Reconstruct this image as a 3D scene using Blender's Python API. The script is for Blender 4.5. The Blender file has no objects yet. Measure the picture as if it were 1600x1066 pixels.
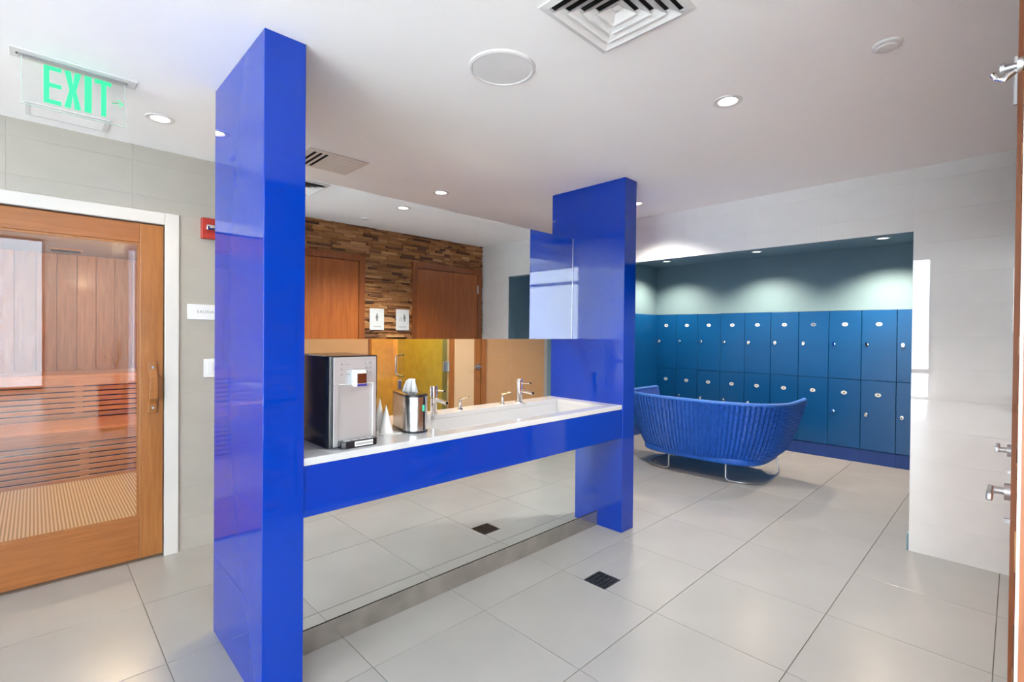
import bpy, bmesh, math, random
from mathutils import Vector, Matrix
random.seed(7)
sc = bpy.context.scene
COL = sc.collection

# ------------------------------------------------------------------ camera
H = 1.36
YAW, PITCH, ROLL = 0.7959, -0.0085, 0.0093
cd = bpy.data.cameras.new('camera'); cam = bpy.data.objects.new('camera', cd); COL.objects.link(cam)
cd.sensor_width = 36.0; cd.lens = 767.11 / 1600 * 36
cd.shift_x = (800 - 803.26) / 1600; cd.shift_y = (528.49 - 533) / 1600
cd.clip_start = 0.01
_F = Vector((math.cos(YAW) * math.cos(PITCH), math.sin(YAW) * math.cos(PITCH), math.sin(PITCH)))
_R = Vector((math.sin(YAW), -math.cos(YAW), 0)); _U = _R.cross(_F)
_R2 = _R * math.cos(ROLL) + _U * math.sin(ROLL); _U2 = -_R * math.sin(ROLL) + _U * math.cos(ROLL)
_m = Matrix((_R2, _U2, -_F)).transposed().to_4x4(); _m.translation = Vector((0, 0, H))
cam.matrix_world = _m
sc.camera = cam

# ------------------------------------------------------------------ world, exposure
wd = bpy.data.worlds.new('world'); sc.world = wd; wd.use_nodes = True
_bg = wd.node_tree.nodes['Background']
_bg.inputs[0].default_value = (0.80, 0.91, 1.0, 1); _bg.inputs[1].default_value = 9.0
sc.view_settings.view_transform = 'Standard'; sc.view_settings.look = 'None'
sc.view_settings.exposure = 0.84; sc.view_settings.gamma = 1.0; sc.view_settings.use_curve_mapping = False
sc.cycles.max_bounces = 12; sc.cycles.diffuse_bounces = 6; sc.cycles.glossy_bounces = 6
sc.cycles.transparent_max_bounces = 16
sc.cycles.sample_clamp_indirect = 40.0
sc.cycles.caustics_reflective = False; sc.cycles.caustics_refractive = False
_sl = bpy.data.lights.new('sun', 'SUN'); _sl.energy = 48.0; _sl.angle = math.radians(1.0); _sl.color = (.90, .96, 1.0)
_so = bpy.data.objects.new('sun', _sl); COL.objects.link(_so); _so.location = (-8, 6, 9)
_so.rotation_euler = Vector((1.0, -.08, -1.0)).to_track_quat('-Z', 'Y').to_euler()
LAMP = 1.0                      # scales the downlights of the room
WARM = (1.0, 0.80, 0.60)

# ------------------------------------------------------------------ materials
MATS = {}
def nodes(name):
    m = bpy.data.materials.new(name); m.use_nodes = True; MATS[name] = m
    nt = m.node_tree
    return m, nt, nt.nodes['Principled BSDF'], nt.nodes['Material Output']
def vary(nt, c1, c2, scale, vec=None, detail=3.0, sc3=(1, 1, 1), lo=.35, hi=.65):
    tc = nt.nodes.new('ShaderNodeTexCoord'); mp = nt.nodes.new('ShaderNodeMapping')
    mp.inputs['Scale'].default_value = sc3
    nt.links.new(tc.outputs['Object' if vec is None else vec], mp.inputs[0])
    n = nt.nodes.new('ShaderNodeTexNoise'); n.inputs['Scale'].default_value = scale; n.inputs['Detail'].default_value = detail
    nt.links.new(mp.outputs[0], n.inputs['Vector'])
    r = nt.nodes.new('ShaderNodeValToRGB')
    r.color_ramp.elements[0].position = lo; r.color_ramp.elements[1].position = hi
    r.color_ramp.elements[0].color = (*c1, 1); r.color_ramp.elements[1].color = (*c2, 1)
    nt.links.new(n.outputs[0], r.inputs[0])
    return r, n
def plain(name, c, rough=.5, spec=.5, metal=0.0, coat=0.0, coat_rough=.03, var=.04, scale=3.0, bump=0.0, bscale=80):
    m, nt, b, o = nodes(name)
    c1 = tuple(max(0, x * (1 - var)) for x in c); c2 = tuple(min(1, x * (1 + var)) for x in c)
    r, n = vary(nt, c1, c2, scale)
    nt.links.new(r.outputs[0], b.inputs['Base Color'])
    b.inputs['Roughness'].default_value = rough; b.inputs['Specular IOR Level'].default_value = spec
    b.inputs['Metallic'].default_value = metal; b.inputs['Coat Weight'].default_value = coat
    b.inputs['Coat Roughness'].default_value = coat_rough
    if bump:
        n2 = nt.nodes.new('ShaderNodeTexNoise'); n2.inputs['Scale'].default_value = bscale
        bp = nt.nodes.new('ShaderNodeBump'); bp.inputs['Strength'].default_value = bump; bp.inputs['Distance'].default_value = .002
        nt.links.new(n2.outputs[0], bp.inputs['Height']); nt.links.new(bp.outputs[0], b.inputs['Normal'])
    return m
def wood(name, c1, c2, sc3, rough=.35, scale=4.0, coat=.2):
    m, nt, b, o = nodes(name)
    r, n = vary(nt, c1, c2, scale, sc3=sc3, detail=5.0, lo=.3, hi=.7)
    n.inputs['Distortion'].default_value = 1.2
    oi = nt.nodes.new('ShaderNodeObjectInfo'); hs = nt.nodes.new('ShaderNodeHueSaturation')
    mr = nt.nodes.new('ShaderNodeMapRange'); mr.inputs[3].default_value = .9; mr.inputs[4].default_value = 1.1
    nt.links.new(oi.outputs['Random'], mr.inputs[0]); nt.links.new(mr.outputs[0], hs.inputs['Value'])
    nt.links.new(r.outputs[0], hs.inputs['Color']); nt.links.new(hs.outputs[0], b.inputs['Base Color'])
    b.inputs['Roughness'].default_value = rough; b.inputs['Coat Weight'].default_value = coat; b.inputs['Coat Roughness'].default_value = .15
    return m
def glass(name, tint=(1, 1, 1), gloss=1.0, rough=0.0, ior=1.5):
    m, nt, b, o = nodes(name); nt.nodes.remove(b)
    t = nt.nodes.new('ShaderNodeBsdfTransparent'); t.inputs[0].default_value = (*tint, 1)
    g = nt.nodes.new('ShaderNodeBsdfGlossy'); g.inputs['Roughness'].default_value = rough; g.inputs[0].default_value = (gloss, gloss, gloss, 1)
    f = nt.nodes.new('ShaderNodeFresnel')
    ge = nt.nodes.new('ShaderNodeNewGeometry'); mr = nt.nodes.new('ShaderNodeMapRange')      # same index from both faces: a thin sheet
    mr.inputs[3].default_value = ior; mr.inputs[4].default_value = 1 / ior
    nt.links.new(ge.outputs['Backfacing'], mr.inputs[0]); nt.links.new(mr.outputs[0], f.inputs[0])
    mx = nt.nodes.new('ShaderNodeMixShader')
    nt.links.new(f.outputs[0], mx.inputs[0]); nt.links.new(t.outputs[0], mx.inputs[1]); nt.links.new(g.outputs[0], mx.inputs[2])
    nt.links.new(mx.outputs[0], o.inputs[0])
    return m
def emit(name, c, s):
    m, nt, b, o = nodes(name)
    b.inputs['Base Color'].default_value = (*[x * .3 for x in c], 1); b.inputs['Emission Color'].default_value = (*c, 1); b.inputs['Emission Strength'].default_value = s
    return m
M_ceil = plain('ceiling_paint', (.92, .92, .92), .75, .25, var=.01, scale=1.5)
M_bluegl = plain('blue_back_painted_glass', (.000, .032, .345), .03, .5, coat=0, var=.02, scale=1.0)
M_wtile = plain('pale_wall_tile', (.40, .370, .325), .10, .45, var=.025, scale=6)
M_wtile2 = plain('white_wall_tile', (.70, .71, .705), .02, .9, var=.02, scale=6)
M_ftile = plain('floor_tile_porcelain', (.32, .316, .31), .26, .45, var=.035, scale=2.2, bump=.02, bscale=200)
M_grout = plain('grout', (.20, .19, .18), .9, .1)
M_wgrout = plain('wall_grout', (.36, .335, .30), .9, .1)
M_lobby = plain('lobby_paint', (.80, .80, .79), .6, .3)
M_teal = plain('teal_paint', (.175, .285, .34), .55, .35, var=.02)
M_white = plain('white_lacquer', (.60, .57, .54), .4, .4, var=.015)
M_solid = plain('white_solid_surface', (.55, .56, .57), .12, .5, var=.008)
M_sign = plain('white_plastic', (.72, .72, .715), .4, .4, var=.01)
M_grey = plain('grey_print', (.22, .22, .22), .6, .2)
M_black = plain('black_plastic', (.012, .014, .02), .18, .5, var=.1)
M_dark = plain('dark_void', (.015, .015, .015), .8, .1)
M_chrome = plain('chrome', (.86, .86, .87), .06, .5, metal=1, var=.01)
M_steel = plain('brushed_steel', (.62, .61, .60), .26, .5, metal=1, var=.08, scale=30)
M_satin = plain('satin_nickel', (.55, .56, .58), .28, .5, metal=1, var=.03)
M_silver = plain('silver_plastic', (.60, .61, .63), .34, .5, metal=.55, var=.02)
M_plinth = plain('grey_plinth_steel', (.40, .38, .35), .22, .5, metal=.75, var=.15, scale=8)
M_mirror = plain('mirror_silver', (.90, .935, .925), .0, .5, metal=1, var=0)
M_locker = plain('locker_blue_laminate', (.0015, .080, .26), .28, .5, var=.05, scale=2)
M_kick = plain('locker_kick_blue', (.012, .05, .24), .4, .4, var=.05)
M_red = plain('red_enamel', (.42, .035, .025), .35, .5)
M_wicker = plain('blue_woven_cord', (.008, .085, .42), .45, .4, var=.12, scale=30)
M_rim = plain('blue_wrapped_rim', (.04, .16, .56), .5, .4, var=.12, scale=70, bump=.3, bscale=400)
M_cush = plain('blue_cushion', (.02, .09, .38), .8, .2)
M_paper = plain('white_paper', (.88, .88, .87), .7, .2, var=.01)
M_curtain = plain('sheer_curtain', (.85, .86, .88), .8, .2)
M_oak = wood('golden_oak', (.25, .090, .018), (.34, .13, .032), (14, 14, .8), .32)
M_oakh = wood('golden_oak_crosswise', (.26, .085, .015), (.35, .12, .027), (.8, 14, 14), .32)
M_sauna = wood('sauna_cedar', (.34, .13, .035), (.48, .205, .065), (10, 10, .6), .5, coat=.05)
M_saunah = wood('sauna_bench_cedar', (.42, .17, .05), (.62, .30, .10), (.7, 10, 14), .45, coat=.1)
M_cherry = wood('cherry_veneer', (.30, .075, .014), (.42, .125, .026), (9, 9, .55), .38, coat=.15)
M_cherryd = wood('cherry_frame', (.24, .062, .013), (.34, .10, .024), (10, 10, .6), .38, coat=.15)
M_tan = plain('tan_door_paint', (.62, .45, .27), .45, .35, var=.03)
M_tant = plain('tan_wall_tile', (.49, .285, .135), .2, .4, var=.03, scale=5)
M_glass = glass('clear_glass', (.985, .99, .985))
M_olive = glass('olive_tinted_glass', (.74, .82, .66))
M_acryl = glass('acrylic_sheet', (.97, .985, .975), .9)
M_yel = plain('yellow_mosaic', (.70, .50, .14), .35, .4, var=.08, scale=12)
M_lens = emit('lamp_lens', (1.0, .90, .74), 9.0)
M_exit = emit('exit_green', (.035, .80, .33), .55)
M_green = emit('green_indicator', (.03, .5, .3), .6)
M_clover = plain('speaker_mesh_white', (.80, .80, .80), .7, .2, bump=.5, bscale=900)
M_edge = emit('acrylic_edge_glow', (.70, .95, .84), .22)
M_leaf = plain('leaf_green', (.08, .2, .05), .5, .3)
M_petal = plain('orchid_white', (.85, .83, .8), .6, .3)
M_orange = plain('orchid_orange', (.8, .25, .1), .6, .3)

def sticks_mat(name, attr):
    m, nt, b, o = nodes(name)
    if attr:
        a = nt.nodes.new('ShaderNodeAttribute'); a.attribute_name = 'rnd'; src = a.outputs['Fac']
    else:
        a = nt.nodes.new('ShaderNodeObjectInfo'); src = a.outputs['Random']
    r = nt.nodes.new('ShaderNodeValToRGB'); e = r.color_ramp.elements
    e[0].position = 0; e[0].color = (.07, .026, .011, 1); e[1].position = 1; e[1].color = (.66, .36, .15, 1)
    for p, c in ((.25, (.29, .115, .036, 1)), (.5, (.46, .205, .062, 1)), (.75, (.36, .15, .052, 1))):
        x = e.new(p); x.color = c
    nt.links.new(src, r.inputs[0])
    tc = nt.nodes.new('ShaderNodeTexCoord'); n = nt.nodes.new('ShaderNodeTexNoise'); n.inputs['Scale'].default_value = 22
    nt.links.new(tc.outputs['Object'], n.inputs['Vector'])
    mx = nt.nodes.new('ShaderNodeMixRGB'); mx.blend_type = 'OVERLAY'; mx.inputs[0].default_value = .5
    nt.links.new(r.outputs[0], mx.inputs[1]); nt.links.new(n.outputs[0], mx.inputs[2])
    nt.links.new(mx.outputs[0], b.inputs['Base Color']); b.inputs['Roughness'].default_value = .6
    return m
M_stick = sticks_mat('stacked_wood_strip', False)
M_sticks = sticks_mat('stacked_wood_strips_many', True)

def mat_floor():
    """lobby floor far from view: paler tile to bounce light, joints from a brick node"""
    m, nt, b, o = nodes('lobby_floor_tile')
    tc = nt.nodes.new('ShaderNodeTexCoord'); br = nt.nodes.new('ShaderNodeTexBrick')
    br.offset = 0; br.inputs['Scale'].default_value = 1; br.inputs['Mortar Size'].default_value = .002
    br.inputs['Brick Width'].default_value = .597; br.inputs['Row Height'].default_value = .597
    br.inputs['Color1'].default_value = (.72, .70, .68, 1); br.inputs['Color2'].default_value = (.71, .69, .67, 1); br.inputs['Mortar'].default_value = (.2, .19, .18, 1)  # lighter than the room's tile, raised to throw sun up at the ceiling
    nt.links.new(tc.outputs['Object'], br.inputs['Vector']); nt.links.new(br.outputs[0], b.inputs['Base Color'])
    b.inputs['Roughness'].default_value = .26
    return m
M_lfloor = mat_floor()
def mat_mat():
    m, nt, b, o = nodes('sauna_duckboard')
    tc = nt.nodes.new('ShaderNodeTexCoord'); w = nt.nodes.new('ShaderNodeTexWave'); w.bands_direction = 'X'
    w.inputs['Scale'].default_value = 16.0
    r = nt.nodes.new('ShaderNodeValToRGB'); r.color_ramp.elements[0].color = (.34, .25, .14, 1); r.color_ramp.elements[1].color = (.66, .52, .34, 1)
    r.color_ramp.elements[0].position = .25; r.color_ramp.elements[1].position = .55
    nt.links.new(tc.outputs['Object'], w.inputs['Vector']); nt.links.new(w.outputs['Color'], r.inputs[0]); nt.links.new(r.outputs[0], b.inputs['Base Color'])
    b.inputs['Roughness'].default_value = .7
    return m

# ------------------------------------------------------------------ shapes: each returns (verts, faces)
def box(x0, x1, y0, y1, z0, z1):
    v = [(x0, y0, z0), (x1, y0, z0), (x1, y1, z0), (x0, y1, z0), (x0, y0, z1), (x1, y0, z1), (x1, y1, z1), (x0, y1, z1)]
    f = [(0, 3, 2, 1), (4, 5, 6, 7), (0, 1, 5, 4), (1, 2, 6, 5), (2, 3, 7, 6), (3, 0, 4, 7)]
    return v, f
def bev(g, w, seg=2):
    bm = bmesh.new(); vs = [bm.verts.new(p) for p in g[0]]
    for f in g[1]: bm.faces.new([vs[i] for i in f])
    bm.normal_update()
    es = [e for e in bm.edges if len(e.link_faces) == 2 and e.calc_face_angle(0) > .6]
    bmesh.ops.bevel(bm, geom=es, offset=w, segments=seg, affect='EDGES', profile=.5)
    bm.verts.index_update()
    r = [tuple(v.co) for v in bm.verts], [tuple(v.index for v in f.verts) for f in bm.faces]
    bm.free(); return r
def bbx(x0, x1, y0, y1, z0, z1, w=.003, seg=2): return bev(box(x0, x1, y0, y1, z0, z1), w, seg)
def join(*gs):
    V, F = [], []
    for v, f in gs:
        n = len(V); V += list(v); F += [tuple(i + n for i in q) for q in f]
    return V, F
def move(g, d=(0, 0, 0), rz=0, s=1.0):
    c, n = math.cos(rz), math.sin(rz)
    return [(s * (x * c - y * n) + d[0], s * (x * n + y * c) + d[1], s * z + d[2]) for x, y, z in g[0]], g[1]
def tube(path, r, n=10, closed=False, caps=True):
    P = [Vector(p) for p in path]; V, F = [], []; m = len(P)
    rr = r if isinstance(r, (list, tuple)) else [r] * m
    prev = None
    for i, p in enumerate(P):
        a = P[(i - 1) % m] if (closed or i > 0) else p; b = P[(i + 1) % m] if (closed or i < m - 1) else p
        t = (b - a).normalized()
        if prev is None:
            u = t.cross(Vector((0, 0, 1)))
            if u.length < 1e-3: u = t.cross(Vector((1, 0, 0)))
            u.normalize()
        else:
            u = (prev - t * prev.dot(t)).normalized()
        prev = u; w = t.cross(u)
        for k in range(n):
            q = p + (u * math.cos(2 * math.pi * k / n) + w * math.sin(2 * math.pi * k / n)) * rr[i]; V.append(tuple(q))
    for i in range(m if closed else m - 1):
        j = (i + 1) % m
        for k in range(n):
            F.append((i * n + k, i * n + (k + 1) % n, j * n + (k + 1) % n, j * n + k))
    if caps and not closed:
        F.append(tuple(range(n))[::-1]); F.append(tuple((m - 1) * n + k for k in range(n)))
    return V, F
def lathe(prof, n=32, c=(0, 0, 0), cap0=True, cap1=True):
    V, F = [], []
    for r, z in prof:
        for k in range(n):
            a = 2 * math.pi * k / n; V.append((c[0] + r * math.cos(a), c[1] + r * math.sin(a), c[2] + z))
    for i in range(len(prof) - 1):
        for k in range(n):
            F.append((i * n + k, i * n + (k + 1) % n, (i + 1) * n + (k + 1) % n, (i + 1) * n + k))
    if cap0: F.append(tuple(range(n))[::-1])
    if cap1: F.append(tuple((len(prof) - 1) * n + k for k in range(n)))
    return V, F
def prism(poly, a0, a1, axis='y'):
    """poly of (p,q); axis y: (p, a, q)   axis x: (a, p, q)   axis z: (p, q, a)"""
    n = len(poly)
    def mk(p, q, a): return (p, a, q) if axis == 'y' else ((a, p, q) if axis == 'x' else (p, q, a))
    V = [mk(p, q, a0) for p, q in poly] + [mk(p, q, a1) for p, q in poly]
    F = [tuple(range(n)), tuple(range(2 * n - 1, n - 1, -1))]
    for i in range(n):
        j = (i + 1) % n; F.append((i, i + n, j + n, j))
    return V, F
def sub_rects(r, holes):
    out = [r]
    for h in holes:
        nxt = []
        for a in out:
            if h[0] >= a[1] or h[1] <= a[0] or h[2] >= a[3] or h[3] <= a[2]: nxt.append(a); continue
            x0, x1, y0, y1 = a
            if h[2] > y0: nxt.append((x0, x1, y0, h[2]))
            if h[3] < y1: nxt.append((x0, x1, h[3], y1))
            m0, m1 = max(y0, h[2]), min(y1, h[3])
            if h[0] > x0: nxt.append((x0, h[0], m0, m1))
            if h[1] < x1: nxt.append((h[1], x1, m0, m1))
        out = nxt
    return out

# ------------------------------------------------------------------ objects
WL = {}
def mesh(name, g, mat, smooth=False, org=(0, 0, 0)):
    me = bpy.data.meshes.new(name)
    me.from_pydata([(x - org[0], y - org[1], z - org[2]) for x, y, z in g[0]], [], g[1])
    bm = bmesh.new(); bm.from_mesh(me); bmesh.ops.recalc_face_normals(bm, faces=bm.faces); bm.to_mesh(me); bm.free()
    me.materials.append(mat)
    if smooth:
        for p in me.polygons: p.use_smooth = True
        try: me.set_sharp_from_angle(angle=math.radians(38))
        except Exception: pass
    return me
def tag(o, label=None, cat=None, group=None, kind=None):
    if label: o['label'] = label
    if cat: o['category'] = cat
    if group: o['group'] = group
    if kind: o['kind'] = kind
    return o
def put(name, g, mat, parent=None, smooth=False, local=False):
    """one mesh object. g is in world coordinates, or in the parent's own frame when local"""
    xs, ys, zs = zip(*g[0])
    org = Vector(((min(xs) + max(xs)) / 2, (min(ys) + max(ys)) / 2, min(zs)))
    o = bpy.data.objects.new(name, mesh(name, g, mat, smooth, org)); COL.objects.link(o)
    if parent is not None:
        o.parent = parent; o.location = org if local else org - WL[parent.name]
        WL[o.name] = org
    else:
        o.location = org; WL[o.name] = org
    return o
def thing(name, loc, label, cat, group=None, rz=0, kind=None):
    o = bpy.data.objects.new(name, None); COL.objects.link(o); o.location = loc; o.rotation_euler[2] = rz
    o.empty_display_size = .05
    WL[o.name] = Vector(loc)
    return tag(o, label, cat, group, kind)
def share(name, me, loc, parent, scale=None, rz=0):
    o = bpy.data.objects.new(name, me); COL.objects.link(o); o.parent = parent
    o.location = Vector(loc) - (WL[parent.name] if parent else Vector())
    if scale: o.scale = scale
    o.rotation_euler[2] = rz
    return o
def copy_tree(o, parent=None):
    c = o.copy(); COL.objects.link(c); c.parent = parent
    for ch in list(o.children): copy_tree(ch, c)
    return c
def text(name, s, size, mat, parent, M, depth=.0006, space=1.0):
    cu = bpy.data.curves.new(name, 'FONT'); cu.body = s; cu.size = size; cu.extrude = depth; cu.align_x = 'CENTER'; cu.align_y = 'CENTER'; cu.space_character = space
    t = bpy.data.objects.new(name, cu); COL.objects.link(t)
    dg = bpy.context.evaluated_depsgraph_get()
    me = bpy.data.meshes.new_from_object(t.evaluated_get(dg)); me.name = name
    bpy.data.objects.remove(t)
    me.materials.clear(); me.materials.append(mat)
    o = bpy.data.objects.new(name, me); COL.objects.link(o); o.parent = parent
    M = M.copy(); M.translation = M.translation - WL[parent.name]; o.matrix_local = M
    return o
def lamp(name, kind, loc, energy, color, parent=None, **kw):
    l = bpy.data.lights.new(name, kind); l.energy = energy; l.color = color
    for k, v in kw.items(): setattr(l, k, v)
    o = bpy.data.objects.new(name, l); COL.objects.link(o)
    if parent: o.parent = parent; o.location = Vector(loc) - WL[parent.name]
    else: o.location = loc
    return o

# ================================================================== THE ROOM
ZC = 2.4384
XP0, XP1, YP0, YP1 = .5845, .7306, 1.8738, 2.5308
XQ0, XQ1 = 2.8825, 3.0269
YSW = 3.5857; XR = 3.994; YOP = .4615; ZOP = 2.0347
XL = 6.415; ZLT = 1.6526; ZLC = 2.334; ZLM = .8958; YL0 = 3.6192; LW = .3064
XW = -6.0; ZLB = 3.65; YLB = -7.4; XLB = 1.6

# ---- floor with tiles
fl = tag(put('floor', box(-.85, 6.9, -.16, 7.6, -.08, -.004), M_grout), 'large pale grey porcelain floor tiles with thin dark joints', 'floor', kind='structure')
tx = .5967; XL_ = [.391 + k * tx for k in range(-2, 11)] + [6.42]
YL_ = [-.16, .047, .634, 1.221, 1.808, 2.409, 3.011, 3.60]
_tm = {}
J = .0013
DR = (2.180, 2.328, 1.516, 1.660)          # drain grate sits in a cut-out of the tiles
for i in range(len(XL_) - 1):
    for j in range(len(YL_) - 1):
        for (a, b, c, d) in sub_rects((XL_[i] + J, XL_[i + 1] - J, YL_[j] + J, YL_[j + 1] - J), [DR]):
            k = (round(b - a, 3), round(d - c, 3))
            if k not in _tm: _tm[k] = mesh('floor_tile', bbx(-k[0] / 2, k[0] / 2, -k[1] / 2, k[1] / 2, -.010, 0, .0008, 1), M_ftile)
            share('floor_tile', _tm[k], ((a + b) / 2, (c + d) / 2, 0), fl)
tag(put('floor_lobby', join(box(XW, -.8025, -.16, 3.60, -.08, 0), box(XW, XLB, YLB, -.16, -.08, 0)), M_lfloor), 'pale tiled lobby floor beside the tall windows', 'floor', kind='structure')

# ---- downlight positions, ceiling with real cut-outs for them
DL = [(2.277, .938), (.459, 3.053), (2.231, 3.094), (3.53, 2.184)]
holes = [(x - .044, x + .044, y - .044, y + .044) for x, y in DL]
cg = join(*[box(a, b, c, d, ZC, ZC + .14) for a, b, c, d in sub_rects((-.8, XR + .12, -.16, YSW + .1), holes)])
tag(put('ceiling', cg, M_ceil), 'smooth white painted ceiling above the vanity', 'ceiling', kind='structure')
tag(put('ceiling_lobby', join(box(XW, -.8, -.16, YSW + .1, ZLB, ZLB + .1), box(XW, XLB, YLB, -.16, ZLB, ZLB + .1), box(-.82, -.8, -.16, YSW, ZC, ZLB), box(-.8, XLB, -.18, -.16, ZC, ZLB)), M_ceil), 'higher white lobby ceiling beside the tall windows', 'ceiling', kind='structure')

# ---- wall with sauna and steam room (back)
SX0, SX1, SZ = -.37, .5639, 1.9944
TX0, TX1, TZ = 1.90, 2.70, 2.05
wb = tag(put('wall_back', join(*[box(a, b, YSW + .0012, YSW + .115, c, d) for a, b, c, d in sub_rects((XW, XR + .03, 0, ZC), [(SX0, SX1, -1, SZ), (TX0, TX1, -1, TZ)])] + [box(XW - .12, -.8, YSW + .004, YSW + .115, ZC, ZLB + .1), box(XW - .12, XW, YSW, YSW + .115, 0, ZC)]), M_wgrout),
         'pale tiled wall that holds the sauna door', 'wall', kind='structure')
_wt = {}
def wall_tile(rect, wall, axis, front, mat):
    a, b, c, d = rect
    if b - a < .012 or d - c < .012: return
    k = (round(b - a, 3), round(d - c, 3), axis, mat.name)
    if k not in _wt:
        w, h = k[0] / 2, k[1]
        g = bbx(-w, w, 0, .006, 0, h, .0004, 1) if axis == 'y' else bbx(0, .006, -w, w, 0, h, .0004, 1)
        _wt[k] = mesh('wall_tile', g, mat)
    m = (a + b) / 2
    share('wall_tile', _wt[k], (m, front, c) if axis == 'y' else (front, m, c), wall)
RH = .1955
for i in range(-3, 8):
    for j in range(13):
        r = (max(.409 + .51 * i, -.8) + .0008, min(.409 + .51 * (i + 1), 3.97) - .0008, j * RH + .0006, min((j + 1) * RH, ZC) - .0006)
        if r[1] - r[0] < .02: continue
        for q in sub_rects(r, [(SX0 - .072, SX1 + .0715, -1, SZ + .0705), (TX0, TX1, -1, TZ), (2.74, 3.125, -1, 2.06)]): wall_tile(q, wb, 'y', YSW, M_wtile if i < 1 else M_tant)

# ---- right wall with the locker room opening
wr = tag(put('wall_right', join(box(XR + .0012, XR + .115, -.03, YOP - .001, 0, ZC), box(XR + .0012, XR + .115, YOP - .001, YSW, ZOP + .001, ZC)), plain('right_wall_grout', (.62, .63, .62), .8, .2)),
         'glossy white tiled wall with wide opening to lockers', 'wall', kind='structure')
for i in range(-1, 7):
    for j in range(13):
        r = (max(YOP + .51 * i, -.028) + .0005, min(YOP + .51 * (i + 1), YSW - .001) - .0005, j * RH + .0005, min((j + 1) * RH, ZC) - .0005)
        if r[1] - r[0] < .02: continue
        for q in sub_rects(r, [(YOP, 9, -1, ZOP)]): wall_tile(q, wr, 'x', XR, M_wtile2)
tag(put('trim_8', join(box(XR + .007, XR + .115, YOP - .001, YOP + .0006, 0, ZOP), box(XR + .007, XR + .115, YOP + .0006, YSW, ZOP - .0006, ZOP + .001)), M_teal), 'teal painted reveal lining the locker room opening', 'trim', kind='structure')
tag(put('baseboard_right', bbx(XR + .006, XR + .11, YOP + .0006, YOP + .012, 0, .105, .002), M_teal), 'low teal baseboard wrapping the opening jamb', 'baseboard', kind='structure')

# ---- locker room shell
tag(put('wall_lockers', join(box(XL + .005, 7.0, .20, YSW + .12, ZLT + .001, ZLC), box(XL + .46, 7.0, .20, YSW + .12, 0, ZLT)), M_teal), 'teal painted wall above the blue lockers', 'wall', kind='structure')
tag(put('wall_locker_side', box(XR + .031, 7.0, 3.622, 3.72, 0, ZLC), M_teal), 'teal side wall of the locker room', 'wall', kind='structure')
tag(put('wall_locker_end', box(XR + .116, 7.0, .10, .20, 0, ZLC), M_teal), 'teal end wall of the locker room', 'wall', kind='structure')
LDL = [(5.95, 3.22), (5.95, 2.10), (5.95, .92)]
tag(put('ceiling_lockers', join(*[box(a, b, c, d, ZLC, ZLC + .14) for a, b, c, d in sub_rects((XR + .116, 7.0, .1, 3.72), [(x - .044, x + .044, y - .044, y + .044) for x, y in LDL])]), M_teal), 'teal painted ceiling over the lockers', 'ceiling', kind='structure')

# ---- wall clad in stacked wood strips, behind and right of the camera
WX0 = 1.05
wf = tag(put('wall_front', box(WX0, XR + .1, -.16, -.031, 0, ZC), M_cherryd), 'wall clad in stacked brown wood strips around two doors', 'wall', kind='structure')
D2 = (1.41, 2.413, 2.147, 1.47, 2.35, 2.08); D3 = (2.981, 3.971, 2.147, 3.035, 3.914, 2.08)
unit = mesh('wood_strip', bev(box(-.5, .5, -1, 0, 0, 1), .06, 1), M_stick)
sv, sf, sr = [], [], []; nst = 0; STA = .00215
z = 0.0
while z < ZC - .004:
    h = random.choice([.017, .020, .023, .026, .030]); h = min(h, ZC - z)
    x = WX0 - random.random() * .1
    while x < XR:
        L = random.uniform(.06, .22); a, b = max(x, WX0), min(x + L, XR); x += L
        for q in sub_rects((a, b, z, z + h), [(D2[0], D2[1], -1, D2[2]), (D3[0], D3[1], -1, D3[2])]):
            if q[1] - q[0] < .012 or q[3] - q[2] < .008: continue
            yf = random.uniform(-.024, -.003) if random.random() < .9 else -.028
            if nst < 300 and q[1] > 1.80 and q[3] > 1.40 and (q[1] - q[0]) * (q[3] - q[2]) > STA:
                nst += 1
                share('wood_strip', unit, ((q[0] + q[1]) / 2, yf, q[2] + .0007), wf, (q[1] - q[0] - .0012, yf + .031, q[3] - q[2] - .0014))
            else:
                g = box(q[0] + .0006, q[1] - .0006, -.031, yf, q[2] + .0007, q[3] - .0007); n = len(sv)
                sv += g[0]; sf += [tuple(i + n for i in f) for f in g[1]]; sr += [random.random()] * 6
    z += h
o = put('wood_strips', (sv, sf), M_sticks, wf); o['kind'] = 'stuff'
at = o.data.attributes.new('rnd', 'FLOAT', 'FACE')
for i, v in enumerate(sr): at.data[i].value = v

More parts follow.
